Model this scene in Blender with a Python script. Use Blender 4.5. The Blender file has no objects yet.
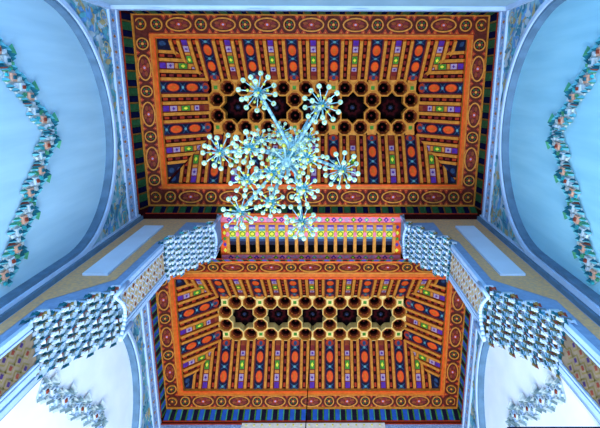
import bpy, math, random
from mathutils import Vector, Matrix
random.seed(7)
S = 1.5            # plan units -> metres
EYE = 1.6          # eye height above the floor (metres)
sc = bpy.context.scene
COL = sc.collection

def W3(p):
    return Vector((p[0] * S, p[1] * S, p[2] * S + EYE))

# ------------------------------------------------------------------ materials
def lin(h):
    h = h.lstrip('#')
    out = []
    for i in (0, 2, 4):
        c = int(h[i:i + 2], 16) / 255
        out.append(c / 12.92 if c <= .04045 else ((c + .055) / 1.055) ** 2.4)
    return out

MATS = {}
def mat(name, hx, rough=.6, var=.25, scale=9.0, metal=0.0, hx2=None, stretch=None, spec=.08, transmission=0.0, bump=0.0):
    m = bpy.data.materials.new(name)
    m.use_nodes = True
    nt = m.node_tree
    b = nt.nodes['Principled BSDF']
    b.inputs['Roughness'].default_value = rough
    b.inputs['Metallic'].default_value = metal
    b.inputs['Specular IOR Level'].default_value = spec
    if transmission:
        b.inputs['Transmission Weight'].default_value = transmission
    tc = nt.nodes.new('ShaderNodeTexCoord')
    mp = nt.nodes.new('ShaderNodeMapping')
    if stretch:
        mp.inputs['Scale'].default_value = stretch
    nz = nt.nodes.new('ShaderNodeTexNoise')
    nz.inputs['Scale'].default_value = scale
    nz.inputs['Detail'].default_value = 4
    rp = nt.nodes.new('ShaderNodeValToRGB')
    c = lin(hx)
    c2 = lin(hx2) if hx2 else [x * (1 - var) for x in c]
    rp.color_ramp.elements[0].position = .35
    rp.color_ramp.elements[1].position = .65
    rp.color_ramp.elements[0].color = (*c2, 1)
    rp.color_ramp.elements[1].color = (*(c if hx2 else [min(1, x * (1 + var * .4)) for x in c]), 1)
    nt.links.new(tc.outputs['Object'], mp.inputs['Vector'])
    nt.links.new(mp.outputs['Vector'], nz.inputs['Vector'])
    nt.links.new(nz.outputs['Fac'], rp.inputs['Fac'])
    nt.links.new(rp.outputs['Color'], b.inputs['Base Color'])
    if bump:
        bp = nt.nodes.new('ShaderNodeBump')
        bp.inputs['Strength'].default_value = bump
        nt.links.new(nz.outputs['Fac'], bp.inputs['Height'])
        nt.links.new(bp.outputs['Normal'], b.inputs['Normal'])
    MATS[name] = m
    return m

mat('plaster_blue', '#9fc6dc', .8, hx2='#92bad2', scale=2.2, stretch=(1, 3, .35))
mat('plaster_cyan', '#8cc4da', .8, hx2='#7fb8d0', scale=2.2, stretch=(1, 3, .35))
mat('plaster_white', '#e9f0f8', .8, hx2='#dfe8f4', scale=2.5)
mat('plaster_grey', '#7b98bd', .7, .12, scale=22)
mat('panel_white', '#c4d4e8', .6, .06, scale=3)
mat('brown_band', '#d2a470', .7, .3, scale=26, hx2='#b4967a')
mat('moulding', '#a8c4e6', .4, .1, scale=4)
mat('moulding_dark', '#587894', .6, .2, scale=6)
mat('spandrel_ground', '#8fb9c8', .7, hx2='#78a8bf', scale=14)
mat('leaf_teal', '#58a5b8', .6, .2)
mat('leaf_blue', '#5f97cf', .6, .2)
mat('leaf_pale', '#a9c0cf', .6, .2)
mat('leaf_gold', '#a8a07a', .6, .2)
mat('leaf_deep', '#3f7f9f', .6, .2)
mat('jamb_beige', '#c8ac84', .6, .2)
mat('jamb_grey', '#80705f', .6, .2)
mat('aubergine', '#3a2a5a', .6, .2)
mat('dentil_blue', '#2450a8', .55, .2)
mat('strip_blue', '#a9c2e4', .6, hx2='#6f92c4', scale=40)
mat('teal', '#2f9aa6', .5, .3)
mat('teal_dark', '#17586b', .5, .3)
mat('gable_pale', '#a6b6ba', .7, .15)
mat('olive', '#75683f', .6, .2)
mat('slate_teal', '#6a838c', .5, .3)
mat('leaf_green', '#3f8a6a', .5, .3)
mat('sky_blue', '#5aa0d8', .5, .2)
mat('gold', '#b5742c', .45, .25, scale=20)
mat('cream_gold', '#d9bd78', .5, .2, scale=20)
mat('bronze', '#6a4a1c', .5, .3, scale=20)
mat('gold_pale', '#b87a30', .45, .25, scale=20)
mat('orange', '#b95a1e', .42, .22, scale=14)
mat('orange_red', '#cc4a1c', .5, .25, scale=18)
mat('maroon', '#4c1a12', .6, .35, scale=25)
mat('maroon_dark', '#2c0c10', .6, .3, scale=25, spec=.0)
mat('red', '#96301a', .5, .25, scale=20)
mat('wine', '#6a2222', .55, .3, scale=25)
mat('navy', '#15132a', .55, .3, scale=22)
mat('navy_dark', '#0a0f2c', .55, .3, scale=22, spec=.0)
mat('blue', '#263a5a', .5, .3, scale=20)
mat('cyan', '#4f8088', .5, .25, scale=20)
mat('purple', '#4a2780', .5, .25, scale=20)
mat('lilac', '#96809a', .5, .25, scale=30)
mat('pink', '#d3708a', .5, .25, scale=20)
mat('green', '#3f7a2a', .5, .3, scale=20)
mat('green_dark', '#1d4a2e', .55, .3, scale=20)
mat('yellow', '#cfc83a', .45, .2, scale=20)
mat('overexposed_white', '#ece8dc', .5, .1, scale=20)
mat('black', '#060506', .6, .2, spec=.0)
mat('coffer_dark', '#12060a', .6, .3, scale=20, spec=.0)
mat('coffer_brown', '#7d3a1c', .55, .35, scale=24)
mat('peach', '#bf9683', .6, .2, scale=20)
mat('brown_red', '#7a3a2e', .6, .2, scale=20)
mat('chrome_blue', '#7aa6b6', .25, .2, metal=.3, spec=.5)
mat('glass_mint', '#acd0b8', .1, .1, spec=.6, transmission=.4)
mat('glass_teal', '#1a7f9c', .1, .3, spec=.8, transmission=.3)
mat('glass_lime', '#8d962c', .12, .2, spec=.7)
mat('floor_tile', '#8c8f98', .35, .2, scale=3)
mat('door_wood', '#16203c', .5, .3)

# ------------------------------------------------------------------ mesh builder (plan units in, metres out)
class MB:
    def __init__(s):
        s.v = []; s.f = []; s.mi = []; s.mats = []; s.smooth = []
    def mid(s, name):
        if name not in s.mats:
            s.mats.append(name)
        return s.mats.index(name)
    def face(s, pts, m, smooth=False):
        n = len(s.v)
        s.v += [tuple(p) for p in pts]
        s.f.append(tuple(range(n, n + len(pts))))
        s.mi.append(s.mid(m)); s.smooth.append(smooth)
    def mesh(s, verts, faces, m, smooth=False):
        n = len(s.v)
        s.v += [tuple(p) for p in verts]
        k = s.mid(m)
        for f in faces:
            s.f.append(tuple(i + n for i in f)); s.mi.append(k); s.smooth.append(smooth)
    def box(s, a, b, m):
        (x0, y0, z0), (x1, y1, z1) = a, b
        vs = [(x, y, z) for z in (z0, z1) for y in (y0, y1) for x in (x0, x1)]
        s.mesh(vs, [(0, 2, 3, 1), (4, 5, 7, 6), (0, 1, 5, 4), (2, 6, 7, 3), (0, 4, 6, 2), (1, 3, 7, 5)], m)
    def prism(s, lo, hi, m, mside=None):
        n = len(lo)
        s.face(lo, m)
        s.face(list(reversed(hi)), m)
        for i in range(n):
            j = (i + 1) % n
            s.face([lo[i], hi[i], hi[j], lo[j]], mside or m)
    def tube(s, a, b, r0, r1, m, n=8):
        a = Vector(a); b = Vector(b); d = (b - a).normalized()
        u = d.orthogonal().normalized(); w = d.cross(u)
        vs = []
        for p, r in ((a, r0), (b, r1)):
            for i in range(n):
                t = 2 * math.pi * i / n
                vs.append(p + (u * math.cos(t) + w * math.sin(t)) * r)
        fs = [(i, (i + 1) % n, n + (i + 1) % n, n + i) for i in range(n)]
        fs += [tuple(reversed(range(n))), tuple(range(n, 2 * n))]
        s.mesh(vs, fs, m, True)
    def ball(s, c, r, m, nu=10, nv=7, sz=1.0):
        c = Vector(c); vs = [c + Vector((0, 0, -r * sz))]
        for j in range(1, nv):
            ph = -math.pi / 2 + math.pi * j / nv
            for i in range(nu):
                t = 2 * math.pi * i / nu
                vs.append(c + Vector((r * math.cos(ph) * math.cos(t), r * math.cos(ph) * math.sin(t), r * sz * math.sin(ph))))
        vs.append(c + Vector((0, 0, r * sz)))
        fs = [(0, 1 + (i + 1) % nu, 1 + i) for i in range(nu)]
        for j in range(nv - 2):
            for i in range(nu):
                a = 1 + j * nu + i; b = 1 + j * nu + (i + 1) % nu
                fs.append((a, b, b + nu, a + nu))
        k = 1 + (nv - 2) * nu; t = len(vs) - 1
        fs += [(t, k + i, k + (i + 1) % nu) for i in range(nu)]
        s.mesh(vs, fs, m, True)
    def build(s, name, parent=None, origin=None):
        """origin in plan units; verts stored relative to it."""
        me = bpy.data.meshes.new(name)
        o3 = W3(origin) if origin is not None else Vector((0, 0, 0))
        me.from_pydata([W3(p) - o3 for p in s.v], [], s.f)
        for n in s.mats:
            me.materials.append(MATS[n])
        me.polygons.foreach_set('material_index', s.mi)
        me.polygons.foreach_set('use_smooth', s.smooth)
        me.update()
        o = bpy.data.objects.new(name, me)
        COL.objects.link(o)
        wloc = o3
        if parent is not None:
            o.parent = parent
            pl = parent.get('_w')
            o.location = wloc - Vector(pl) if pl is not None else wloc
        else:
            o.location = wloc
        o['_w'] = tuple(wloc)
        return o

def empty(name, loc):
    o = bpy.data.objects.new(name, None)
    COL.objects.link(o)
    o.empty_display_size = .1
    w = W3(loc)
    o.location = w
    o['_w'] = tuple(w)
    return o
def tag(o, label=None, cat=None, group=None, kind=None):
    for k, v in (('label', label), ('category', cat), ('group', group), ('kind', kind)):
        if v: o[k] = v
    return o
def dup(o, loc, parent=None):
    c = o.copy(); COL.objects.link(c)
    w = W3(loc)
    if parent is not None:
        c.parent = parent; c.location = w - Vector(parent['_w'])
    else:
        c.location = w
    c['_w'] = tuple(w)
    return c

# ------------------------------------------------------------------ flat ornament patches
class Patch:
    """strip beside an axis-parallel edge: s runs along the edge, t (0..1) from outer to inner line, h lifts towards the viewer."""
    def __init__(s, axis, outer, inner, centre=0.0):
        # axis 'x' or 'y': direction of s ; outer/inner = ((c, z)) fixed coordinate and height
        s.axis = axis; s.o = outer; s.i = inner; s.c = centre
        s.w = math.hypot(inner[0] - outer[0], inner[1] - outer[1])
        d = ((inner[0] - outer[0]) / s.w, (inner[1] - outer[1]) / s.w)
        n = (d[1], -d[0])
        if n[1] > 0 or (abs(n[1]) < 1e-6): n = (-d[1], d[0])
        s.n = n
    def P(s, a, t, h=0.0):
        c = s.o[0] + (s.i[0] - s.o[0]) * t + s.n[0] * h
        z = s.o[1] + (s.i[1] - s.o[1]) * t + s.n[1] * h
        return (a + s.c, c, z) if s.axis == 'x' else (c, a + s.c, z)
    def poly(s, mb, pts, h, m):
        mb.face([s.P(a, t, h) for a, t in pts], m)
    def prism(s, mb, pts, h0, h1, m, mside=None):
        lo = [s.P(a, t, h1) for a, t in pts]; hi = [s.P(a, t, h0) for a, t in pts]
        mb.prism(lo, hi, m, mside)
    def rect(s, mb, a0, a1, t0, t1, h, m):
        s.poly(mb, [(a0, t0), (a1, t0), (a1, t1), (a0, t1)], h, m)
    def bar(s, mb, a0, a1, t0, t1, h0, h1, m, mside=None):
        s.prism(mb, [(a0, t0), (a1, t0), (a1, t1), (a0, t1)], h0, h1, m, mside)
    def ell(s, mb, a, t, ra, rt, h, m, n=14, rot=0):
        rt = rt / s.w
        s.poly(mb, [(a + ra * math.cos(rot + 2 * math.pi * i / n), t + rt * math.sin(rot + 2 * math.pi * i / n)) for i in range(n)], h, m)
    def ring(s, mb, a, t, ra, rt, th, h0, h1, m, n=20):
        rt /= s.w; tt = th / s.w
        q = []
        for i in range(n):
            c, d = math.cos(2 * math.pi * i / n), math.sin(2 * math.pi * i / n)
            q.append(((a + ra * c, t + rt * d), (a + (ra - th) * c, t + (rt - tt) * d)))
        for i in range(n):
            (o0, i0), (o1, i1) = q[i], q[(i + 1) % n]
            mb.face([s.P(*o0, h1), s.P(*o1, h1), s.P(*i1, h1), s.P(*i0, h1)], m)
            mb.face([s.P(*o0, h1), s.P(*o0, h0), s.P(*o1, h0), s.P(*o1, h1)], m)
            mb.face([s.P(*i0, h1), s.P(*i1, h1), s.P(*i1, h0), s.P(*i0, h0)], m)

def clip_mitre(pts, half, run_t):
    """clip (s,t) polygon by |s| <= half(t) with half(t)=half0 + t*dh; t=0 inner."""
    h0, dh = half, run_t
    for sg in (1, -1):
        out = []
        n = len(pts)
        g = lambda p: h0 + p[1] * dh - sg * p[0]
        for i in range(n):
            p, q = pts[i], pts[(i + 1) % n]
            gp, gq = g(p), g(q)
            if gp >= 0: out.append(p)
            if gp * gq < 0:
                k = gp / (gp - gq)
                out.append((p[0] + (q[0] - p[0]) * k, p[1] + (q[1] - p[1]) * k))
        pts = out
        if not pts: return []
    return pts

# ------------------------------------------------------------------ painted timber ceilings
PITCH = .427
OFF = .207 * PITCH
def rect_ring(mb, o, zo, i, zi, m):
    """o/i = (x0,x1,y0,y1)"""
    O = [(o[0], o[2], zo), (o[1], o[2], zo), (o[1], o[3], zo), (o[0], o[3], zo)]
    I = [(i[0], i[2], zi), (i[1], i[2], zi), (i[1], i[3], zi), (i[0], i[3], zi)]
    for k in range(4):
        j = (k + 1) % 4
        mb.face([O[k], O[j], I[j], I[k]], m)

def sides(o, zo, i, zi):
    """four patches between rectangles: back(y0), front(y1), left(x0), right(x1), with their extents along s"""
    return [('back', Patch('x', (o[2], zo), (i[2], zi)), i[0], i[1]),
            ('front', Patch('x', (o[3], zo), (i[3], zi)), i[0], i[1]),
            ('left', Patch('y', (o[0], zo), (i[0], zi)), i[2], i[3]),
            ('right', Patch('y', (o[1], zo), (i[1], zi)), i[2], i[3])]

def medallion(p, a, kind):
    mb = MB()
    if kind == 'long':
        ra, rt = .125, .066
        p.ell(mb, a, .5, ra - .004, rt - .004, .006, 'maroon', 20)
        for k in range(8):
            t = 2 * math.pi * (k + .5) / 8
            p.ell(mb, a + .062 * math.cos(t), .5 + .034 * math.sin(t) / p.w, .026, .014, .008, 'wine' if k % 2 else 'coffer_brown', 8)
        p.ell(mb, a, .5, .03, .02, .0095, 'red', 10)
        p.ell(mb, a, .5, .012, .010, .011, 'lilac', 8)
        p.ring(mb, a, .5, ra, rt, .013, 0, .016, 'gold')
    else:
        r = .058
        p.ell(mb, a, .5, r - .004, r - .004, .006, 'maroon_dark', 16)
        for k in range(8):
            t = 2 * math.pi * k / 8
            p.ell(mb, a + .028 * math.cos(t), .5 + .028 * math.sin(t) / p.w, .011, .011, .008, 'green_dark' if k % 2 else 'wine', 6)
        p.ell(mb, a, .5, .014, .014, .0095, 'gold', 8)
        p.ring(mb, a, .5, r, r, .012, 0, .016, 'gold')
    return mb

def timber_ceiling(label, outer, zo, mo, zm, mi, zi, ri, zr, lc, zl, nx, ny, show_front_gap, dent, lm):
    root = empty('ceiling', ((outer[0] + outer[1]) / 2, (outer[2] + outer[3]) / 2, zl + .2))
    tag(root, label, 'ceiling', None, 'structure')
    # backing deck above everything
    mb = MB()
    mb.box((outer[0] - .02, outer[2] - .02, zl + .16), (outer[1] + .02, outer[3] + .02, zl + .2), 'maroon_dark')
    mb.build('backing_deck', root, ((outer[0] + outer[1]) / 2, (outer[2] + outer[3]) / 2, zl + .2))
    # ---- dentil cornice
    mb = MB()
    lerp = lambda a, b, t: a + (b - a) * t
    O = [(outer[0], outer[2], zo), (outer[1], outer[2], zo), (outer[1], outer[3], zo), (outer[0], outer[3], zo)]
    I = [(mo[0], mo[2], zm), (mo[1], mo[2], zm), (mo[1], mo[3], zm), (mo[0], mo[3], zm)]
    TS = {'back': .1, 'front': .38 if show_front_gap[0] == 'front' else .16, 'left': .1, 'right': .1}
    l3 = lambda a, b, t: tuple(lerp(a[q], b[q], t) for q in range(3))
    for k, nm in enumerate(('back', 'right', 'front', 'left')):
        j = (k + 1) % 4; T = TS[nm]
        m0, m1 = l3(O[k], I[k], T), l3(O[j], I[j], T)
        if nm == show_front_gap[0]:
            ge = show_front_gap[2]
            cut = lambda a, b, x: l3(a, b, (x - a[0]) / (b[0] - a[0]))
            for x0, x1 in ((-ge, None), (ge, None)):
                ends = (O[k], m0) if abs(O[k][0] - x0) < abs(O[j][0] - x0) else (O[j], m1)
                mb.face([ends[0], cut(O[k], O[j], x0), cut(m0, m1, x0), ends[1]], 'maroon_dark')
        else:
            mb.face([O[k], O[j], m1, m0], 'maroon')
        mb.face([m0, m1, I[j], I[k]], 'maroon_dark')
    for nm, p, a0, a1 in sides(outer, zo, mo, zm):
        T = TS[nm]
        step = .0655 if nm in ('back', 'front') else .075
        n = int((a1 - a0) / step)
        st = (a1 - a0) / n
        tt = lambda t: T + (1 - T) * t
        for k in range(n):
            a = a0 + st * (k + .5)
            p.bar(mb, a - st * .36, a + st * .36, tt(.06), tt(.84), 0, .006, dent[k % 2])
            p.bar(mb, a + st * .40, a + st * .58, tt(.06), tt(.84), 0, .009, dent[2 + k % 2])
        p.bar(mb, a0, a1, tt(.88), 1.0, 0, .012, 'gold')
        p.bar(mb, a0, a1, tt(-.02), tt(.03), 0, .008, 'red')
    mb.build('dentil_cornice', root)
    # ---- medallion frieze
    mb = MB()
    rect_ring(mb, mo, zm, mi, zi, 'maroon')
    for nm, p, a0, a1 in sides(mo, zm, mi, zi):
        m0 = mo[0] if p.axis == 'x' else mo[2]; m1 = mo[1] if p.axis == 'x' else mo[3]
        p.bar(mb, m0 + .02, m1 - .02, .0, .05, 0, .008, 'gold')
        p.bar(mb, a0, a1, .93, 1.0, 0, .008, 'red')
        cn = (a0 + a1) / 2; n = nx if p.axis == 'x' else ny
        L = (a1 - a0) + .06
        d = L / (n + .55)
        for k in range(-n, n + 1):
            a = cn + d * (k / 2)
            for sg in (-1, 1):      # leaf triangles in the gaps between medallions
                t0 = .5 + sg * .46; t1 = .5 + sg * .2
                for q in (-1, 1):
                    ax = a + d * .25 + q * .03
                    if a0 - .03 < ax < a1 + .03:
                        p.poly(mb, [(ax - .028, t0), (ax + .028, t0), (ax, t1)], .004, 'red')
                        p.poly(mb, [(ax - .01, t0), (ax + .01, t0), (ax, .5 + sg * .34)], .006, 'gold')
    fr = mb.build('medallion_frieze', root)
    for nm, p, a0, a1 in sides(mo, zm, mi, zi):
        cn = (a0 + a1) / 2; n = nx if p.axis == 'x' else ny
        L = (a1 - a0) + .06
        d = L / (n + .55)
        for k in range(-n, n + 1):
            a = cn + d * k / 2
            long = (k + n) % 2 == 1
            medallion(p, a, 'long' if long else 'round').build('oval_medallion' if long else 'round_medallion', fr, p.P(a, .5))
    # corner rosettes
    for xx, i0 in ((0, 0), (1, 1)):
        for yy in (2, 3):
            c = ((mo[xx] + mi[xx]) / 2, (mo[yy] + mi[yy]) / 2)
            p = Patch('x', (c[1] - .08, (zm + zi) / 2), (c[1] + .08, (zm + zi) / 2))
            medallion(p, c[0], 'round').build('round_medallion', fr, p.P(c[0], .5))
    # ---- inner orange rail
    mb = MB()
    rect_ring(mb, mi, zi - .012, ri, zr - .012, 'orange')
    rect_ring(mb, mi, zi + .03, mi, zi - .012, 'orange')
    rect_ring(mb, ri, zr - .012, ri, zr + .06, 'gold')
    for nm, p, a0, a1 in sides(mi, zi - .012, ri, zr - .012):
        p.bar(mb, a0, a1, .72, .98, 0, .008, 'orange_red')
        p.bar(mb, a0, a1, .02, .2, 0, .006, 'gold')
    mb.build('inner_rail', root)
    # ---- sloping painted coves
    hx, hy = 2.5 * PITCH + OFF, .5 * PITCH + OFF
    lat = (lc[0] - hx, lc[0] + hx, lc[1] - hy, lc[1] + hy)
    zs = zr + .03
    for nm in ('back', 'front', 'left', 'right'):
        if nm in ('back', 'front'):
            k = 2 if nm == 'back' else 3
            p = Patch('x', (lat[k], zl), (ri[k], zs), lc[0]); half = hx
            dl, dr = lat[0] - ri[0], ri[1] - lat[1]
            centres = [(i + .5) * PITCH for i in range(-5, 5)]
        else:
            k = 0 if nm == 'left' else 1
            p = Patch('y', (lat[k], zl), (ri[k], zs), lc[1]); half = hy
            dl, dr = lat[2] - ri[2], ri[3] - lat[3]
            centres = [(i + .5) * PITCH for i in range(-3, 3)]
        dh = (dl + dr) / 2
        mb = MB()
        p.poly(mb, [(-half, 0), (half, 0), (half + dr, 1), (-half - dl, 1)], 0, 'maroon_dark')
        def put(mb, a0, a1, t0, t1, h0, h1, m, ms=None):
            q = clip_mitre([(a0, t0), (a1, t0), (a1, t1), (a0, t1)], half, dh)
            if len(q) >= 3: p.prism(mb, q, h0, h1, m, ms)
        # battens (gold, raised)
        for c in centres:
            for o, w in ((.082, .030), (.158, .032), (-.082, .030), (-.158, .032)):
                put(mb, c + o - w / 2, c + o + w / 2, 0, 1, 0, .026, 'gold', 'orange')
        # red beading in the slots between the battens
        for c in centres:
            for o in (.118, -.118):
                for j in range(6):
                    t = .08 + j * .16
                    put(mb, c + o - .013, c + o + .013, t, t + .09, 0, .004, 'red' if j % 2 else 'wine')
        pan = mb.build('sloping_cove', root, p.P(0, .5))
        # painted bands with lens medallions
        for c in centres:
            lo = max(0, (abs(c) - half) / dh)
            if lo > .97: continue
            mb = MB(); hw = .066
            put(mb, c - hw, c + hw, 0, 1, 0, .010, 'navy')
            def deco(pts, h, m):
                q = clip_mitre(pts, half, dh)
                if len(q) >= 3: p.poly(mb, [(a, t) for a, t in q], h, m)
            def dot(a, t, ra, rt, h, m, n=10):
                rt /= p.w
                deco([(a + ra * math.cos(2 * math.pi * i / n), t + rt * math.sin(2 * math.pi * i / n)) for i in range(n)], h, m)
            if abs(c) < half:
                for sg in (-1, 1):
                    deco([(c + sg * hw, 0), (c + sg * hw, 1), (c + sg * (hw - .012), 1), (c + sg * (hw - .012), 0)][::sg], .012, 'wine')
                for t in (.36, .76):
                    dot(c, t, .046, .075, .013, 'wine', 12)
                    dot(c, t, .038, .064, .0145, 'orange_red', 12)
                    dot(c, t, .014, .03, .016, 'orange', 8)
                for t in (.16, .56, .96):
                    deco([(c - .05, t - .07), (c, t - .02), (c + .05, t - .07), (c + .02, t), (c + .05, t + .07), (c, t + .02), (c - .05, t + .07), (c - .02, t)], .0135, 'blue')
                    dot(c, t, .016, .016, .015, 'cyan', 6)
                dot(c, .07, .05, .05, .0125, 'red', 12)
                dot(c, .07, .022, .03, .014, 'blue', 8)
            else:
                deco([(c - hw, .0), (c + hw, .0), (c + hw, 1), (c - hw, 1)], .012, 'navy')
                for t in (.75, .92):
                    dot(c, t, .03, .03, .013, 'blue', 8)
            if mb.f: mb.build('painted_band', pan, p.P(c, (1 + lo) / 2))
        # narrow floral strips
        fl = sorted({round(c + .5 * PITCH, 4) for c in centres} | {round(c - .5 * PITCH, 4) for c in centres})
        for c in fl:
            lo = max(0, (abs(c) - half) / dh)
            if lo > .9: continue
            mb = MB(); hw = .033
            put(mb, c - hw, c + hw, 0, 1, 0, .008, 'wine')
            seq = [(0, .12, 'coffer_brown'), (.12, .22, 'wine'), (.22, .34, 'lilac'), (.34, .42, 'gold'), (.42, .62, 'green'), (.62, .70, 'gold'), (.70, .86, 'lilac'), (.86, 1, 'purple')]
            for t0, t1, m in seq:
                q = clip_mitre([(c - .026, t0 + .01), (c + .026, t0 + .01), (c + .026, t1 - .01), (c - .026, t1 - .01)], half, dh)
                if len(q) >= 3: p.poly(mb, q, .010, m)
                tm = (t0 + t1) / 2
                if m in ('lilac', 'overexposed_white'):
                    q = clip_mitre([(c - .018, tm), (c, tm - .03), (c + .018, tm), (c, tm + .03)], half, dh)
                    if len(q) >= 3: p.poly(mb, q, .012, 'purple' if m == 'lilac' else 'pink')
                if m == 'green':
                    q = clip_mitre([(c - .016, tm), (c, tm - .05), (c + .016, tm), (c, tm + .05)], half, dh)
                    if len(q) >= 3: p.poly(mb, q, .012, 'yellow')
            mb.build('floral_strip', pan, p.P(c, (1 + lo) / 2))
    # ---- star and octagon lattice
    mb = MB()
    z0, z1 = zl - .012, zl + .14
    ap = OFF * math.tan(math.pi / 8)
    def tri(pa, pb, pc): mb.face([(lc[0] + x, lc[1] + y, z0 + .006) for x, y in (pa, pb, pc)], lm[0])
    for sg in (-1, 1):
        for i in range(-2, 3):           # fillers where two octagons meet at the border
            x = i * PITCH
            tri((x - OFF + ap, sg * hy), (x + OFF - ap, sg * hy), (x, sg * (hy - OFF + ap)))
        y = 0
        tri((sg * hx, -OFF + ap), (sg * hx, OFF - ap), (sg * (hx - OFF + ap), 0))
    for i in range(-3, 3):        # square tiles between the octagons
        for sy in (-1, 1):
            c = ((i + .5) * PITCH + lc[0], sy * .5 * PITCH + lc[1])
            q = .043
            mb.prism([(c[0] - q, c[1] - q, z0 + .004), (c[0] + q, c[1] - q, z0 + .004), (c[0] + q, c[1] + q, z0 + .004), (c[0] - q, c[1] + q, z0 + .004)],
                     [(c[0] - q, c[1] - q, z1), (c[0] + q, c[1] - q, z1), (c[0] + q, c[1] + q, z1), (c[0] - q, c[1] + q, z1)], lm[0])
            e = (c[0], lc[1] + sy * (.5 * PITCH + OFF - .024))
            mb.face([(e[0] - .05, e[1] - .024, z0 + .012), (e[0] + .05, e[1] - .024, z0 + .012), (e[0] + .05, e[1] + .024, z0 + .012), (e[0] - .05, e[1] + .024, z0 + .012)], lm[1])
            q = .02
            mb.face([(c[0] - q, c[1] - q, z0), (c[0] + q, c[1] - q, z0), (c[0] + q, c[1] + q, z0), (c[0] - q, c[1] + q, z0)], 'green')
    grid = mb.build('star_lattice', root, (lc[0], lc[1], zl))
    def octo(c, r, z):
        R = r / math.cos(math.pi / 8)
        return [(c[0] + R * math.cos(math.pi / 8 + k * math.pi / 4), c[1] + R * math.sin(math.pi / 8 + k * math.pi / 4), z) for k in range(8)]
    # one octagonal coffer, copied
    mb = MB(); c0 = (0, 0)
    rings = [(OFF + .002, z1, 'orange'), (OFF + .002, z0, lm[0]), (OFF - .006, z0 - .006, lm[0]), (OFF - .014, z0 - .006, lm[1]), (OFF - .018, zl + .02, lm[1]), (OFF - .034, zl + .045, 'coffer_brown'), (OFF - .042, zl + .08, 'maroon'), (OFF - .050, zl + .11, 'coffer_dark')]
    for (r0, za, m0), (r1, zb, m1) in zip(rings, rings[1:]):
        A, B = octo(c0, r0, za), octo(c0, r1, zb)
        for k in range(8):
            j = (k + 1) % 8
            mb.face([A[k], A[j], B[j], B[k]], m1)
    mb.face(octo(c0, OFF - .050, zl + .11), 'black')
    for k in range(8):
        t = k * math.pi / 4
        mb.ball((.060 * math.cos(t), .060 * math.sin(t), zl + .035), .007, 'gold' if k % 2 else 'wine', 6, 4)
    mb.ball((0, 0, zl + .1), .012, 'wine', 8, 5)
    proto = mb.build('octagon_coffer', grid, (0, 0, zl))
    spots = []
    for i in range(-2, 3):
        for sy in (-1, 1):
            for sx in (-1, 1):
                spots.append((i * PITCH + sx * OFF, sy * .5 * PITCH))
    for i in range(-3, 3):
        for sy in (-1, 1):
            spots.append(((i + .5) * PITCH, sy * OFF))
    for n, (x, y) in enumerate(spots):
        loc = (lc[0] + x, lc[1] + y, zl)
        if n == 0:
            w = W3(loc); proto.location = w - Vector(grid['_w']); proto['_w'] = tuple(w)
        else:
            dup(proto, loc, grid)
    # eight-pointed star recesses
    mb = MB(); zz = zl + .12
    pts = []
    for k in range(16):
        r = .205 if k % 2 == 0 else .150
        t = k * math.pi / 8
        pts.append((r * math.cos(t), r * math.sin(t), zz))
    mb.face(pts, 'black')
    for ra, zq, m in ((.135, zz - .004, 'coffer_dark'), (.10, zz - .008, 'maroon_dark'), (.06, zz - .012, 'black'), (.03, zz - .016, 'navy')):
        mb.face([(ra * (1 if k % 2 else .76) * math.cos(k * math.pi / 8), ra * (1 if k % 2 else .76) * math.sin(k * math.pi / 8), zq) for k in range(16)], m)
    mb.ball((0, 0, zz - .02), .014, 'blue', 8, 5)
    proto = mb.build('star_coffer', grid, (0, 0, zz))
    for n, i in enumerate(range(-2, 3)):
        loc = (lc[0] + i * PITCH, lc[1], zz)
        if n == 0:
            w = W3(loc); proto.location = w - Vector(grid['_w']); proto['_w'] = tuple(w)
        else:
            dup(proto, loc, grid)
    return root

XW = 1.7585
ceil1 = timber_ceiling('painted orange timber ceiling with star coffers above the glass chandelier',
    (-XW, XW, -.691, 1.3145), 4.75, (-1.711, 1.733, -.675, 1.219), 4.95, (-1.575, 1.602, -.498, 1.045), 5.0,
    (-1.518, 1.546, -.456, .997), 5.0, (.027, .222), 5.4, 7, 3, ('front', -.97, .97), ('navy_dark', 'green_dark', 'bronze', 'green_dark'), ('gold_pale', 'gold'))
XV = 1.735
ceil2 = timber_ceiling('second painted timber ceiling with star coffers beyond the stalactite brackets',
    (-XV, XV, 1.74, 3.764), 4.75, (-1.727, 1.727, 1.852, 3.693), 4.95, (-1.595, 1.572, 1.99, 3.555), 5.0,
    (-1.527, 1.52, 2.072, 3.492), 5.0, (-.003, 2.757), 5.4, 7, 3, ('back', -.97, .97), ('dentil_blue', 'navy', 'leaf_green', 'green'), ('cream_gold', 'gold_pale'))

# ---- painted timber soffit between the two ceilings
YA, YB = 1.3145, 1.60
mb = MB()
z = 4.9
mb.box((-.97, 1.300, z), (.97, 1.85, z + .06), 'orange')
p = Patch('x', (1.315, z), (1.84, z))
u = lambda y: (y - 1.315) / .525
for y0, y1 in ((1.325, 1.395), (1.745, 1.825)):
    p.bar(mb, -.96, .96, u(y0), u(y1), 0, .004, 'pink')
    for y in (y0, y1): p.bar(mb, -.96, .96, u(y - .006), u(y + .006), 0, .010, 'orange_red')
    n = 26
    for k in range(n):
        a = -.9 + 1.8 * (k + .5) / n; ym = u((y0 + y1) / 2)
        p.poly(mb, [(a - .03, ym), (a, ym - .055), (a + .03, ym), (a, ym + .055)], .006, ('purple', 'cyan', 'lilac', 'green')[k % 4])
        p.poly(mb, [(a - .012, ym), (a, ym - .02), (a + .012, ym), (a, ym + .02)], .008, ('pink', 'yellow')[k % 2])
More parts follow.
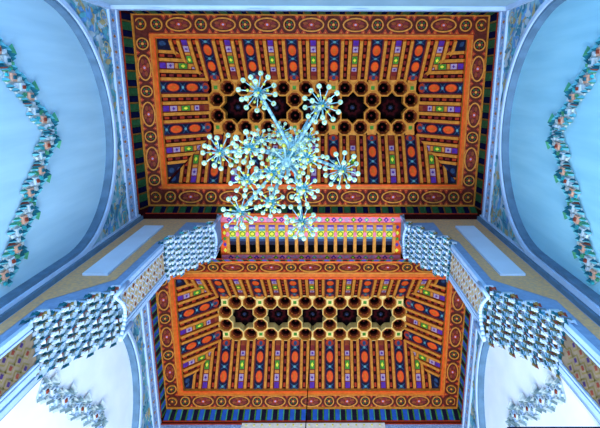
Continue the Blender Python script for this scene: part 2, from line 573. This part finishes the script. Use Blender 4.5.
for sg in (-1, 1):
    x0, x1 = sorted((sg * .955, sg * .885))
    p.bar(mb, x0, x1, u(1.4), u(1.74), 0, .005, 'orange_red')
    for k in range(5):
        p.poly(mb, [((x0 + x1) / 2 - .02, u(1.44 + k * .065)), ((x0 + x1) / 2, u(1.415 + k * .065)), ((x0 + x1) / 2 + .02, u(1.44 + k * .065)), ((x0 + x1) / 2, u(1.465 + k * .065))], .008, ('purple', 'yellow', 'green')[k % 3])
for y in (1.405, 1.735): p.bar(mb, -.885, .885, u(y - .01), u(y + .01), 0, .014, 'gold')
sof = mb.build('ceiling_soffit', None, (0, 1.58, z)); tag(sof, 'painted orange and pink timber soffit joining the two ceilings', 'soffit', None, 'structure')
n = 17
for k in range(n):
    mb = MB(); d = 1.77 / n; a = -.885 + d * (k + .5)
    q = .33
    for t0, t1, m in ((1.415, 1.44, 'purple'), (1.44, 1.465, 'lilac'), (1.465, 1.485, 'cyan'), (1.485, 1.55, 'yellow'), (1.55, 1.572, 'cyan'), (1.572, 1.60, 'blue'), (1.60, 1.64, 'navy'), (1.64, 1.725, 'black')):
        p.rect(mb, a - d * q, a + d * q, u(t0), u(t1), .002, m)
    p.ell(mb, a, u(1.517), d * .3, .03, .006, 'green', 8)
    p.ell(mb, a, u(1.517), d * .2, .02, .008, 'yellow', 8)
    mb.build('painted_slot', sof, p.P(a, .5))
mb = MB()
for k in range(n + 1):
    a = -.885 + 1.77 / n * k
    p.bar(mb, a - .016, a + .016, u(1.41), u(1.73), 0, .02, 'gold_pale', 'orange')
    p.ell(mb, a, u(1.517), .02, .026, .022, 'pink', 8)
mb.build('soffit_batten', sof, (0, 1.58, z - .01))

# ------------------------------------------------------------------ side walls with arched recesses
ZF = -EYE / S
def arch_pts(yc, zs, a, b, n=40, extra=0.0):
    return [(yc - (a + extra) * math.cos(math.pi * i / n), zs + (b + extra) * math.sin(math.pi * i / n)) for i in range(n + 1)]

RD = .05
def side_wall(name, label, sg, X, y0, y1, yc, zs, a, b, white):
    """wall plane x = sg*X; recess pushed outwards by .12"""
    root = empty(name, (sg * X, (y0 + y1) / 2, ZF))
    tag(root, label, 'wall', None, 'structure')
    A = arch_pts(yc, zs, a, b)
    zt = 4.76; dz = RD
    P = lambda y, zz, d=0: (sg * (X + d), y, zz)
    mb = MB()
    for (ya, za), (yb, zb) in zip(A, A[1:]):
        mb.face([P(ya, za), P(yb, zb), P(yb, zt), P(ya, zt)], 'spandrel_ground')
    mb.face([P(y0, ZF), P(yc - a, ZF), P(yc - a, zt), P(y0, zt)], 'spandrel_ground')
    mb.face([P(yc + a, ZF), P(y1, ZF), P(y1, zt), P(yc + a, zt)], 'spandrel_ground')
    # outer faces so the wall has thickness
    mb.box((min(sg * (X + .16), sg * (X + .22)), y0, ZF), (max(sg * (X + .16), sg * (X + .22)), y1, zt), 'plaster_grey')
    mb.build('wall_face', root)
    # recess back
    mb = MB()
    full = [(yc - a, ZF)] + A + [(yc + a, ZF)]
    for (ya, za), (yb, zb) in zip(A, A[1:]):
        mb.face([P(ya, ZF, dz), P(yb, ZF, dz), P(yb, zb, dz), P(ya, za, dz)], white)
    mb.build('lunette', root)
    # reveal + mouldings
    mb = MB()
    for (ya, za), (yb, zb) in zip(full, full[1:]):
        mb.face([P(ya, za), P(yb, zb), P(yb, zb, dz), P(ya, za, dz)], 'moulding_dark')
    def rib(e0, e1, h, m):
        B0 = [(yc - a - e0, ZF)] + arch_pts(yc, zs, a, b, 40, e0) + [(yc + a + e0, ZF)]
        B1 = [(yc - a - e1, ZF)] + arch_pts(yc, zs, a, b, 40, e1) + [(yc + a + e1, ZF)]
        for k in range(len(B0) - 1):
            i0, i1, o0, o1 = B0[k], B0[k + 1], B1[k], B1[k + 1]
            mb.face([P(*i0, -h), P(*i1, -h), P(*o1, -h), P(*o0, -h)], m)
            mb.face([P(*o0, -h), P(*o1, -h), P(*o1), P(*o0)], m)
            mb.face([P(*i0), P(*i1), P(*i1, -h), P(*i0, -h)], m)
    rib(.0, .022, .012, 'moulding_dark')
    rib(.022, .060, .028, 'moulding')
    mb.build('arch_moulding', root)
    # top border strips
    mb = MB()
    for z0, z1, h, m in ((4.50, 4.52, .02, 'moulding'), (4.52, 4.66, .008, 'strip_blue'), (4.66, 4.69, .02, 'moulding'), (4.69, 4.752, .005, 'strip_blue')):
        xs = sorted((sg * (X - h), sg * (X + .01)))
        mb.box((xs[0], y0, z0), (xs[1], y1, z1), m)
    k = 0
    y = y0 + .03
    while y < y1 - .03:
        mb.face([P(y - .016, 4.59, -.010), P(y, 4.56, -.010), P(y + .016, 4.59, -.010), P(y, 4.62, -.010)], ('moulding', 'sky_blue', 'gold')[k % 3])
        y += .045; k += 1
    for yy in (y0 + .02, y1 - .02):
        xs = sorted((sg * (X - .03), sg * (X + .01)))
        mb.box((xs[0], yy - .02, ZF), (xs[1], yy + .02, 4.5), 'moulding')
    mb.build('border_strip', root)
    # arabesque leaves in the spandrels
    mb = MB()
    rnd = random.Random(hash((sg, round(y0 * 100))) % 1000)
    cnt = 0
    while cnt < 300:
        y = rnd.uniform(y0 + .06, y1 - .06); zz = rnd.uniform(3.2, 4.48)
        inside = ((y - yc) / (a + .10)) ** 2 + (max(0, zz - zs) / (b + .10)) ** 2 < 1
        if inside or (zz < zs and abs(y - yc) < a + .10): continue
        t = math.atan2(zz - zs, y - yc) + rnd.choice((-.6, .6, 1.6)) + rnd.uniform(-.3, .3)
        L = rnd.uniform(.03, .075); w = L * rnd.uniform(.28, .42)
        c, s_ = math.cos(t), math.sin(t)
        h = .004 + .006 * rnd.random()
        pts = [(-L, 0), (-L * .3, w), (L * .4, w * .8), (L, 0), (L * .4, -w * .8), (-L * .3, -w)]
        m = rnd.choice(('leaf_teal', 'leaf_teal', 'leaf_deep', 'leaf_blue', 'leaf_gold', 'leaf_pale', 'leaf_pale'))
        mb.face([P(y + u_ * c - v_ * s_, zz + u_ * s_ + v_ * c, -h) for u_, v_ in pts], m)
        cnt += 1
    # gold scrolls
    for q in range(16):
        cy = y0 + .12 + (y1 - y0 - .24) * (q % 8) / 7; cz = 4.4 if q < 8 else 3.95
        if ((cy - yc) / (a + .2)) ** 2 + (max(0, cz - zs) / (b + .2)) ** 2 < 1: continue
        prev = None
        for i in range(26):
            r = .075 * (1 - i / 30); t = i * .42
            cur = (cy + r * math.cos(t), cz + r * math.sin(t))
            if prev:
                mb.tube(P(*prev, -.006), P(*cur, -.006), .005, .005, 'leaf_gold', 4)
            prev = cur
    mb.build('arabesque', root)
    return root

side_wall('wall_left', 'left wall with pale blue arched recess beside the chandelier ceiling', -1, XW, -.691, 1.32, .32, 3.42, .915, .905, 'plaster_blue')
side_wall('wall_right', 'right wall with pale blue arched recess beside the chandelier ceiling', 1, XW, -.691, 1.32, .31, 3.42, .905, .94, 'plaster_cyan')
side_wall('wall_left_far', 'left wall with white arched recess in the second bay', -1, XV, 1.61, 3.76, 2.80, 3.4, .93, .86, 'plaster_white')
side_wall('wall_right_far', 'right wall with white arched recess in the second bay', 1, XV, 1.61, 3.76, 2.80, 3.4, .93, .93, 'plaster_white')

# ---- back wall (behind the viewer) and far wall
mb = MB()
mb.box((-XW - .2, -.80, ZF), (XW + .2, -.692, 4.76), 'plaster_blue')
mb.build('x', None) if False else None
bw = mb.build('wall_back', None, (0, -.75, ZF)); tag(bw, 'pale blue back wall below the chandelier ceiling', 'wall', None, 'structure')
mb = MB()
mb.box((-XW, -.693, 4.60), (XW, -.675, 4.752), 'strip_blue')
mb.box((-XW, -.693, 4.56), (XW, -.66, 4.60), 'moulding')
for x in (-1.32, -.45, .45, 1.18):
    mb.mesh([(x + .2 * math.cos(i * math.pi / 10), -.669, 4.60 + .05 * math.sin(i * math.pi / 10)) for i in range(20)], [tuple(range(20))], 'sky_blue')
    mb.mesh([(x + .14 * math.cos(i * math.pi / 10), -.667, 4.60 + .035 * math.sin(i * math.pi / 10)) for i in range(20)], [tuple(range(20))], 'teal')
mb.build('painted_frieze', bw, (0, -.69, 4.68))
mb = MB()
mb.box((-XV - .2, 3.764, ZF), (XV + .2, 3.86, 4.76), 'plaster_blue')
fw = mb.build('wall_far', None, (0, 3.8, ZF)); tag(fw, 'pale far wall below the second ceiling', 'wall', None, 'structure')
mb = MB()
mb.box((-XV, 3.750, 4.728), (XV, 3.766, 4.752), 'red')
mb.box((-.80, 3.745, 4.60), (.84, 3.766, 4.745), 'overexposed_white')  # overexposed middle of the frieze: strong light put into the colour as white
mb.box((-XV, 3.755, 4.50), (-.80, 3.766, 4.728), 'strip_blue')
mb.box((.84, 3.755, 4.50), (XV, 3.766, 4.728), 'strip_blue')
for k in range(18):
    x = -.75 + k * .09
    mb.ball((x, 3.745, 4.71), .012, 'yellow', 6, 4)
mb.build('painted_frieze', fw, (0, 3.75, 4.62))

# ------------------------------------------------------------------ arch piers between the bays
PROF = [(1.7585, ZF), (1.535, ZF), (1.535, 2.48), (1.57, 2.52), (1.31, 2.97), (1.235, 3.0), (1.235, 3.86), (1.27, 3.92), (1.07, 4.48), (.965, 4.64), (.955, 4.66), (.955, 4.895), (1.7585, 4.895)]
def pier(sg, name, label):
    root = empty(name, (sg * 1.6, (YA + YB) / 2, ZF))
    tag(root, label, 'wall', None, 'structure')
    mb = MB()
    prof = PROF
    # split into convex-ish quads against x=1.7585
    for (xa, za), (xb, zb) in zip(prof[1:-1], prof[2:]):
        if abs(za - zb) > 1e-6:
            for y in (YA, YB):
                mb.face([(sg * xa, y, za), (sg * xb, y, zb), (sg * 1.7585, y, zb), (sg * 1.7585, y, za)], 'plaster_grey')
        mb.face([(sg * xa, YA, za), (sg * xb, YA, zb), (sg * xb, YB, zb), (sg * xa, YB, za)], 'plaster_grey')
    mb.build('pier_body', root)
    # inset white panel with brown bands on the near face
    def F(x, zz, h): return (sg * x, YA - h, zz)
    mb = MB()
    def q(pts, h, m): mb.face([F(x, zz, h) for x, zz in pts], m)
    q([(1.70, 4.74), (1.23, 4.74), (1.235, 4.55), (1.235, 4.20), (1.32, 4.0), (1.32, 3.15), (1.70, 2.72)], .003, 'brown_band')
    q([(1.23, 4.74), (.96, 4.74), (.96, 4.60), (1.235, 4.62)], .003, 'brown_band')
    q([(1.70, 2.72), (1.62, 2.81), (1.62, .2), (1.70, .2)], .003, 'brown_band')
    mb.build('brown_band', root)
    mb = MB()
    lo = [F(x, zz, .02) for x, zz in ((1.588, 4.45), (1.407, 4.45), (1.407, 3.22), (1.588, 3.22))]
    hi = [F(x, zz, 0) for x, zz in ((1.588, 4.45), (1.407, 4.45), (1.407, 3.22), (1.588, 3.22))]
    mb.prism(lo, hi, 'panel_white', 'moulding')
    mb.build('inset_panel', root, (sg * 1.5, YA, 3.8))
    # corner moulding against the side wall, edge mouldings of the jambs
    mb = MB()
    for x0, x1, h, m in ((1.71, 1.735, .035, 'moulding_dark'), (1.735, 1.7585, .05, 'moulding')):
        xs = sorted((sg * x0, sg * x1))
        mb.box((xs[0], YA - h, ZF), (xs[1], YA, 4.75), m)
    mb.build('corner_moulding', root)
    mb = MB()
    for xj, z0, z1 in ((1.235, 2.95, 3.88), (1.535, ZF, 2.5)):
        for ya, yb in ((YA - .012, YA + .02), (YA + .03, YA + .042), (YB - .02, YB + .012), (YB - .042, YB - .03)):
            xs = sorted((sg * (xj - .015), sg * (xj + .012)))
            mb.box((xs[0], ya, z0), (xs[1], yb, z1), 'moulding')
    xs = sorted((sg * .94, sg * .96))
    mb.box((xs[0], YA - .01, 4.40), (xs[1], YA + .012, 4.89), 'moulding')
    mb.box((xs[0], YB - .012, 4.40), (xs[1], YB + .01, 4.89), 'moulding')
    mb.build('edge_moulding', root)
    # painted lozenges on the jamb faces
    mb = MB()
    for xj, z0, z1, base, cols in ((1.235, 2.95, 3.88, 'jamb_beige', ('panel_white', 'leaf_gold', 'brown_red')), (1.535, .4, 2.5, 'jamb_grey', ('olive', 'aubergine', 'brown_red'))):
        X = lambda h: sg * (xj - h)
        mb.face([(X(.002), YA + .03, z0), (X(.002), YB - .03, z0), (X(.002), YB - .03, z1), (X(.002), YA + .03, z1)], base)
        cell = .075
        nz = int((z1 - z0) / cell)
        for i in range(nz):
            for j in range(3):
                cy = YA + .07 + j * .072; cz = z0 + cell * (i + .5) + (cell / 2 if j % 2 else 0)
                if cz > z1 - .04: continue
                for r, m, h in ((.040, cols[0], .004), (.028, base, .006), (.016, cols[1 + (i + j) % 2], .009)):
                    mb.face([(X(h), cy - r, cz), (X(h), cy, cz - r * 1.15), (X(h), cy + r, cz), (X(h), cy, cz + r * 1.15)], m)
    mb.build('painted_jamb', root)
    return root
pier(-1, 'wall_pier_left', 'left stepped arch pier with white inset panel between the bays')
pier(1, 'wall_pier_right', 'right stepped arch pier with white inset panel between the bays')

# ------------------------------------------------------------------ muqarnas (stalactite) brackets
def muq_cell(kind, warm):
    """hanging stalactite cell: pointed niche hood with a dark mouth and a pendant drop"""
    mb = MB(); r = .027
    cols = ((('panel_white', 'teal_dark', 'brown_red'), ('leaf_pale', 'teal_dark', 'olive'), ('moulding', 'leaf_deep', 'olive'), ('slate_teal', 'teal_dark', 'moulding')) if warm else
            (('plaster_white', 'teal', 'olive'), ('panel_white', 'leaf_deep', 'slate_teal'), ('plaster_white', 'leaf_blue', 'teal_dark'), ('leaf_pale', 'teal_dark', 'panel_white')))[kind]
    top = [(-r, -r, .06), (r, -r, .06), (r, r, .06), (-r, r, .06)]
    mid = [(-r, -r, .0), (r, -r, .0), (r, r, .0), (-r, r, .0)]
    for k in range(4):
        j = (k + 1) % 4
        a, b, c, d = top[k], top[j], mid[j], mid[k]
        m2 = tuple((Vector(c) + Vector(d)) / 2 + Vector((0, 0, .045)))
        mb.face([a, d, m2], cols[0]); mb.face([a, m2, b], cols[0]); mb.face([b, m2, c], cols[0])
        # scooped underside leading up into the niche
        cen = (0, 0, .035)
        mb.face([d, m2, cen], cols[1]); mb.face([m2, c, cen], cols[0] if k % 2 else cols[2])
    # pendant
    ring = lambda q, zz: [(q * math.cos(math.pi / 4 + i * math.pi / 2), q * math.sin(math.pi / 4 + i * math.pi / 2), zz) for i in range(4)]
    A, B, C = ring(.010, .03), ring(.017, -.004), ring(.003, -.036)
    for U, V, m in ((A, B, cols[2]), (B, C, cols[0])):
        for k in range(4):
            j = (k + 1) % 4
            mb.face([U[k], U[j], V[j], V[k]], m)
    mb.face(C, cols[2])
    # corner prongs
    for sx in (-1, 1):
        for sy in (-1, 1):
            x, y = sx * r * .92, sy * r * .92
            q = .008
            P4 = [(x - q, y - q, .02), (x + q, y - q, .02), (x + q, y + q, .02), (x - q, y + q, .02)]
            for k in range(4):
                mb.face([P4[k], P4[(k + 1) % 4], (x, y, -.028)], cols[1] if sx * sy > 0 else cols[2])
    return mb
def muqarnas(sg, label, xa, za, xb, zb, tiers, group, warm):
    """steps from the tip (xa,za) high near the middle down to (xb,zb) at the jamb"""
    root = empty('muqarnas_bracket', (sg * xb, (YA + YB) / 2, zb))
    tag(root, label, 'muqarnas', group)
    mb = MB()
    cz = (za - zb) / tiers
    ys = [YA - .015 + .0505 * j for j in range(7)]
    # stepped core behind the cells
    for k in range(tiers):
        zt = za - cz * k; x = xa + (xb - xa) * k / (tiers - 1)
        xs = sorted((sg * (x + .045), sg * (x + .14)))
        mb.box((xs[0], YA + .004, zt - cz + .075), (xs[1], YB - .004, zt + .075), 'slate_teal')
    # scalloped arris on the tip
    core = mb.build('stepped_core', root, (sg * (xa + xb) / 2, (YA + YB) / 2, (za + zb) / 2))
    mb = MB()
    n = 14
    for i in range(n):
        t0, t1 = i / n, (i + 1) / n
        f = lambda t: (sg * (xa - .045), YA - .01 + (YB - YA + .02) * t, za - .09 + .12 * math.sin(math.pi * t))
        mb.tube(f(t0), f(t1), .013, .013, 'moulding', 6)
    for y in (YA - .01, YB + .01):
        mb.tube((sg * (xa - .045), y, za - .09), (sg * (xa - .03), y, za + .16), .013, .013, 'moulding', 6)
    mb.build('scalloped_edge', root, (sg * (xa - .045), (YA + YB) / 2, za))
    protos = [None] * 4
    for k in range(tiers):
        zt = za - cz * (k + .8); x = xa + (xb - xa) * k / (tiers - 1)
        for row in range(2):
            for j, y in enumerate(ys):
                yy = y + (.025 if (k + row) % 2 else 0)
                if yy > YB + .03: continue
                kind = (k * 2 + j + row * 3) % 4
                loc = (sg * (x + row * .036 - .006), yy, zt + .02 + row * -.045)
                if protos[kind] is None:
                    o = muq_cell(kind, warm).build('hanging_cell', root, (0, 0, 0))
                    w = W3(loc); o.location = w - Vector(root['_w']); o['_w'] = tuple(w)
                    protos[kind] = o
                else:
                    dup(protos[kind], loc, root)
G = None
muqarnas(-1, 'upper left white and teal stalactite bracket beside the timber soffit', .97, 4.50, 1.22, 3.93, 7, G, False)
muqarnas(1, 'upper right white and teal stalactite bracket beside the timber soffit', .97, 4.50, 1.22, 3.93, 7, G, False)
muqarnas(-1, 'lower left teal and brown stalactite bracket under the jamb in front of white recess', 1.24, 2.93, 1.52, 2.50, 7, G, True)
muqarnas(1, 'lower right teal and brown stalactite bracket under the jamb in front of white recess', 1.24, 2.93, 1.52, 2.50, 7, G, True)

# ------------------------------------------------------------------ stepped gable bands of carved plaster in the recesses
def gable(sg, X, yp, zp, label, dull):
    x = X + RD - .003
    root = empty('carved_gable_band', (sg * x, yp, zp))
    tag(root, label, 'plaster ornament')
    cols = ('leaf_pale', 'slate_teal', 'brown_red', 'panel_white', 'gable_pale') if dull else ('gable_pale', 'teal_dark', 'brown_red', 'peach', 'leaf_green')
    ground, tooth, dot_, pe, tooth2 = cols
    P = lambda y, zz, h: (sg * (x - h), y, zz)
    for sd in (-1, 1):
        mb = MB(); n = 12 if not dull else 11; sl = .86 if not dull else .9
        dirv = Vector((sd * 1.0, -sl)).normalized(); nor = Vector((sl * sd, 1.0)).normalized()
        for k in range(n):
            L = .02 + k * .095
            c = Vector((yp, zp - .13)) + dirv * L + nor * (.020 * (1 - (k % 3)))
            def at(a, b, h): 
                q = c + dirv * a + nor * b
                return P(q.x, q.y, h)
            def poly(pts, h0, h1, m):
                mb.prism([at(a, b, h1) for a, b in pts], [at(a, b, h0) for a, b in pts], m)
            poly([(-.05, -.06), (.05, -.06), (.05, .06), (-.05, .06)], 0, .012, ground)
            poly([(-.034, 0), (0, -.034), (.034, 0), (0, .034)], .012, .030, pe if k % 2 else 'leaf_pale')
            poly([(-.015, 0), (0, -.017), (.015, 0), (0, .017)], .030, .040, dot_ if k % 3 == 1 else tooth)
            for a, b in ((-.045, .03), (.045, -.03), (.045, .03), (-.045, -.03)):
                poly([(a - .014, b), (a, b - .014), (a + .014, b), (a, b + .014)], .012, .026, (tooth2, 'leaf_pale', 'teal', 'gable_pale')[(k + (a > 0) + 2 * (b > 0)) % 4] if not dull else (tooth2, 'moulding')[(k + (a > 0)) % 2])
            # scalloped leaf tips hanging over both edges
            for b0, sgn in ((.048, 1), (-.048, -1)):
                for q in range(2):
                    a = -.025 + .05 * q
                    tip = (a + (.022 if sgn > 0 else .022), b0 + sgn * .040)
                    A, B, M = at(a - .026, b0, .002), at(a + .026, b0, .002), at(a, b0 + sgn * .008, .045)
                    T = at(tip[0] * 1.0, tip[1], .012)
                    m = tooth if (k + q) % 2 else tooth2
                    mb.face([A, T, M], m); mb.face([T, B, M], 'leaf_teal' if not dull else m); mb.face([B, A, M], tooth)
            if k % 3 == 0:
                A, B, M, T = at(-.035, .05, .002), at(.035, .05, .002), at(0, .06, .06), at(.03, .125, .02)
                mb.face([A, T, M], tooth); mb.face([T, B, M], tooth2); mb.face([B, A, M], tooth)
                A, B, M, T = at(-.03, -.05, .002), at(.03, -.05, .002), at(0, -.06, .055), at(.03, -.10, .02)
                mb.face([A, T, M], dot_ if not dull else tooth); mb.face([T, B, M], tooth); mb.face([B, A, M], tooth)
        mb.build('stepped_arm', root, (sg * x, yp + sd * .4, zp - .45))
gable(-1, XW, .31, 3.56, 'teal-tipped stepped gable band on the left blue recess by chandelier', False)
gable(1, XW, .31, 3.58, 'teal-tipped stepped gable band on the right blue recess by chandelier', False)
gable(-1, XV, 2.74, 3.66, 'grey stepped gable band on the left white recess at lower corner', True)
gable(1, XV, 2.76, 3.68, 'grey stepped gable band on the right white recess at lower corner', True)

# ------------------------------------------------------------------ chandelier
AX = (.025, .225)
ch = empty('chandelier', (AX[0], AX[1], 5.4))
tag(ch, 'mint glass chandelier of starburst clusters hanging from upper painted ceiling', 'chandelier')
mb = MB()
mb.tube((AX[0], AX[1], 5.52), (AX[0], AX[1], 5.44), .05, .04, 'chrome_blue', 14)
mb.build('canopy', ch, (AX[0], AX[1], 5.48))
mb = MB()
mb.tube((AX[0], AX[1], 5.46), (AX[0], AX[1], 2.3), .008, .008, 'chrome_blue', 8)
mb.tube((AX[0], AX[1], 2.45), (AX[0], AX[1], 1.45), .012, .009, 'chrome_blue', 10)
mb.build('stem', ch, (AX[0], AX[1], 3.4))
for zc, r in ((2.05, .018), (1.82, .026), (1.62, .024), (1.47, .020)):
    mb = MB()
    mb.ball((AX[0], AX[1], zc), r, 'chrome_blue' if zc != 1.62 else 'glass_mint', 14, 9, .7)
    for k in range(10):
        t = k * math.pi / 5 + zc
        d = Vector((math.cos(t), math.sin(t), -.5)).normalized()
        c = Vector((AX[0], AX[1], zc))
        mb.tube(c + d * r * .6, c + d * (r + .04), .004, .004, 'chrome_blue', 5)
        mb.ball(c + d * (r + .042), .0075, 'glass_lime' if k % 2 else 'glass_mint', 8, 5)
    mb.build('hub', ch, (AX[0], AX[1], zc))
OUT = [(-0.076, 0.017, 1.62), (0.133, 0.058, 1.62), (-0.211, 0.214, 1.62), (0.201, 0.274, 1.62), (-0.152, 0.423, 1.62), (0.063, 0.458, 1.62)]
INN = [(-0.078, 0.173, 1.4), (-0.088, 0.267, 1.4), (-0.016, 0.246, 1.4), (-0.021, 0.334, 1.4), (0.078, 0.294, 1.4), (0.09, 0.202, 1.4),
       (0.077, 0.195, 1.9), (-0.033, 0.175, 1.9), (-0.112, 0.203, 1.9), (0.034, 0.207, 1.5)]
rnd = random.Random(3)
ballp = None; nball = 0; rest = MB()
for n, c in enumerate(OUT + INN):
    outer = n < 6
    c = Vector(c)
    hub = Vector((AX[0], AX[1], 1.72 if outer else c.z + .13))
    mb = MB()
    # gently curved arm
    P0, P1, P2 = hub, (hub + c) / 2 + Vector((0, 0, .035)), c + Vector((0, 0, .008))
    prev = P0
    for i in range(1, 9):
        t = i / 8
        q = P0 * (1 - t) ** 2 + P1 * 2 * t * (1 - t) + P2 * t * t
        mb.tube(prev, q, .006, .006, 'chrome_blue', 8); prev = q
    mb.build('arm', ch, tuple((hub + c) / 2))
    R = (.060 if outer else .044)
    mb = MB()
    mb.ball(c + Vector((0, 0, .006)), .0165, 'glass_teal', 12, 8, .9)
    mb.ball(c + Vector((-.006, .007, -.010)), .0095, 'glass_mint', 10, 7)
    mb.ball(c + Vector((.003, .002, -.016)), .005, 'glass_lime', 8, 5)
    dirs = []
    nd = 12 if outer else 10
    ph = rnd.random()
    for k in range(nd):
        t = 2 * math.pi * (k + ph) / nd
        e = (-.28, .22)[k % 2] + rnd.uniform(-.12, .12)
        dirs.append(Vector((math.cos(t) * math.cos(e), math.sin(t) * math.cos(e), math.sin(e))))
    for k in range(3):
        t = 2 * math.pi * (k + ph) / 3
        dirs.append(Vector((math.cos(t) * .55, math.sin(t) * .55, -.83)))
    ends = []
    for d in dirs:
        L = R * rnd.uniform(.88, 1.12)
        mb.tube(c + d * .012, c + d * L, .0022, .0018, 'chrome_blue', 5)
        ends.append(c + d * L)
    for k in range(9):       # small lime beads close to the heart
        t = 2 * math.pi * (k + ph + .5) / 9; e = -.35 if k % 3 else -.7
        d = Vector((math.cos(t) * math.cos(e), math.sin(t) * math.cos(e), math.sin(e)))
        mb.tube(c, c + d * R * .55, .0015, .0015, 'chrome_blue', 4)
        mb.ball(c + d * R * .58, .0058 if outer else .0046, 'glass_lime', 8, 5)
    burst = mb.build('glass_burst', ch, tuple(c))
    for e in ends:
        r = .0090 if outer else .0070
        if nball < 98:
            if ballp is None:
                b = MB(); b.ball(e, r, 'glass_mint', 12, 9); b.ball(e + Vector((0, 0, -r * .72)), r * .42, 'glass_lime', 6, 4)
                ballp = b.build('glass_ball', burst, tuple(e))
            else:
                dup(ballp, tuple(e), burst)
            nball += 1
        else:
            rest.ball(e, r, 'glass_mint', 12, 9); rest.ball(e + Vector((0, 0, -r * .72)), r * .42, 'glass_lime', 6, 4)
rb = rest.build('glass_balls_inner', ch, (AX[0], AX[1], 1.5)); tag(rb, 'many small mint glass balls of the inner starbursts', None, None, 'stuff')

# ------------------------------------------------------------------ hanging cord in the second bay
mb = MB()
hx, hy = -.012, 2.757
mb.tube((hx, hy, 5.52), (hx, hy, 2.75), .0045, .0045, 'black', 6)
cord = mb.build('hanging_cord', None, (hx, hy, 5.52)); tag(cord, 'thin dark cord hanging down from centre star of second ceiling', 'cord')
# dark beam end at the lower right corner
mb = MB()
mb.box((1.20, 1.90, 2.20), (1.745, 1.98, 2.372), 'door_wood')
bm_ = mb.build('wooden_beam', None, (1.45, 1.94, 2.2)); tag(bm_, 'dark navy beam under the right white recess at bottom right corner', 'beam')

# floor
mb = MB()
mb.box((-XW - .25, -.82, ZF - .05), (XW + .25, 3.9, ZF), 'floor_tile')
fl = mb.build('floor', None, (0, 1.5, ZF)); tag(fl, 'grey stone floor of the hall', 'floor', None, 'structure')

# ------------------------------------------------------------------ camera
f, th, yaw, roll, ppx, ppy, cx = 480.29, .2523, .0063, -.0014, 327.35, 210.76, .1412
s_, c_ = math.sin(th), math.cos(th)
F = Vector((0, s_, c_)); D = Vector((0, c_, -s_)); R = Vector((1, 0, 0))
F, R = F * math.cos(yaw) + R * math.sin(yaw), R * math.cos(yaw) - F * math.sin(yaw)
R, D = R * math.cos(roll) + D * math.sin(roll), D * math.cos(roll) - R * math.sin(roll)
cam = bpy.data.cameras.new('camera'); co = bpy.data.objects.new('camera', cam); COL.objects.link(co)
up = -D; bk = -F
co.matrix_world = Matrix(((R.x, up.x, bk.x, cx * S), (R.y, up.y, bk.y, 0), (R.z, up.z, bk.z, EYE), (0, 0, 0, 1)))
cam.sensor_fit = 'HORIZONTAL'; cam.sensor_width = 36
cam.lens = f / 600 * 36
cam.shift_x = (300 - ppx) / 600
cam.shift_y = -(214 - ppy) / 600
cam.clip_start = .02
sc.camera = co

# ------------------------------------------------------------------ light
def area(name, loc, sx, sy, power, col, target):
    l = bpy.data.lights.new(name, 'AREA'); l.shape = 'RECTANGLE'; l.size = sx * S; l.size_y = sy * S
    l.energy = power; l.color = col
    o = bpy.data.objects.new(name, l); COL.objects.link(o)
    o.location = W3(loc)
    d = W3(target) - W3(loc)
    o.rotation_euler = d.to_track_quat('-Z', 'Y').to_euler()
    return o
area('fill_second_bay', (0, 2.7, -1.0), 2.6, 1.4, 780, (.95, .97, 1.0), (0, 2.7, 5))  # added floor-level fill standing in for daylight from below, no real fixture
area('fill_first_bay', (.1, .1, -1.0), 3.0, .8, 248, (.95, .98, 1.0), (0, .4, 5))  # added weaker fill from the floor, no fixture stands here
area('blue_fill_left', (-1.2, -.5, 1.6), .2, .2, 22, (.06, .36, 1), (-1.76, -.3, 3.2))  # added source to tint the back of the left recess blue, no real lamp
area('blue_fill_right', (1.2, -.5, 1.6), .2, .2, 18, (.06, .40, 1), (1.76, -.3, 3.2))  # same added blue tint for the right recess, not a real lamp
w = bpy.data.worlds.new('world'); sc.world = w; w.use_nodes = True
w.node_tree.nodes['Background'].inputs['Color'].default_value = (.35, .55, 1, 1)
w.node_tree.nodes['Background'].inputs['Strength'].default_value = .3
sc.view_settings.view_transform = 'Standard'
sc.view_settings.look = 'None'

for o in bpy.data.objects:
    if '_w' in o: del o['_w']
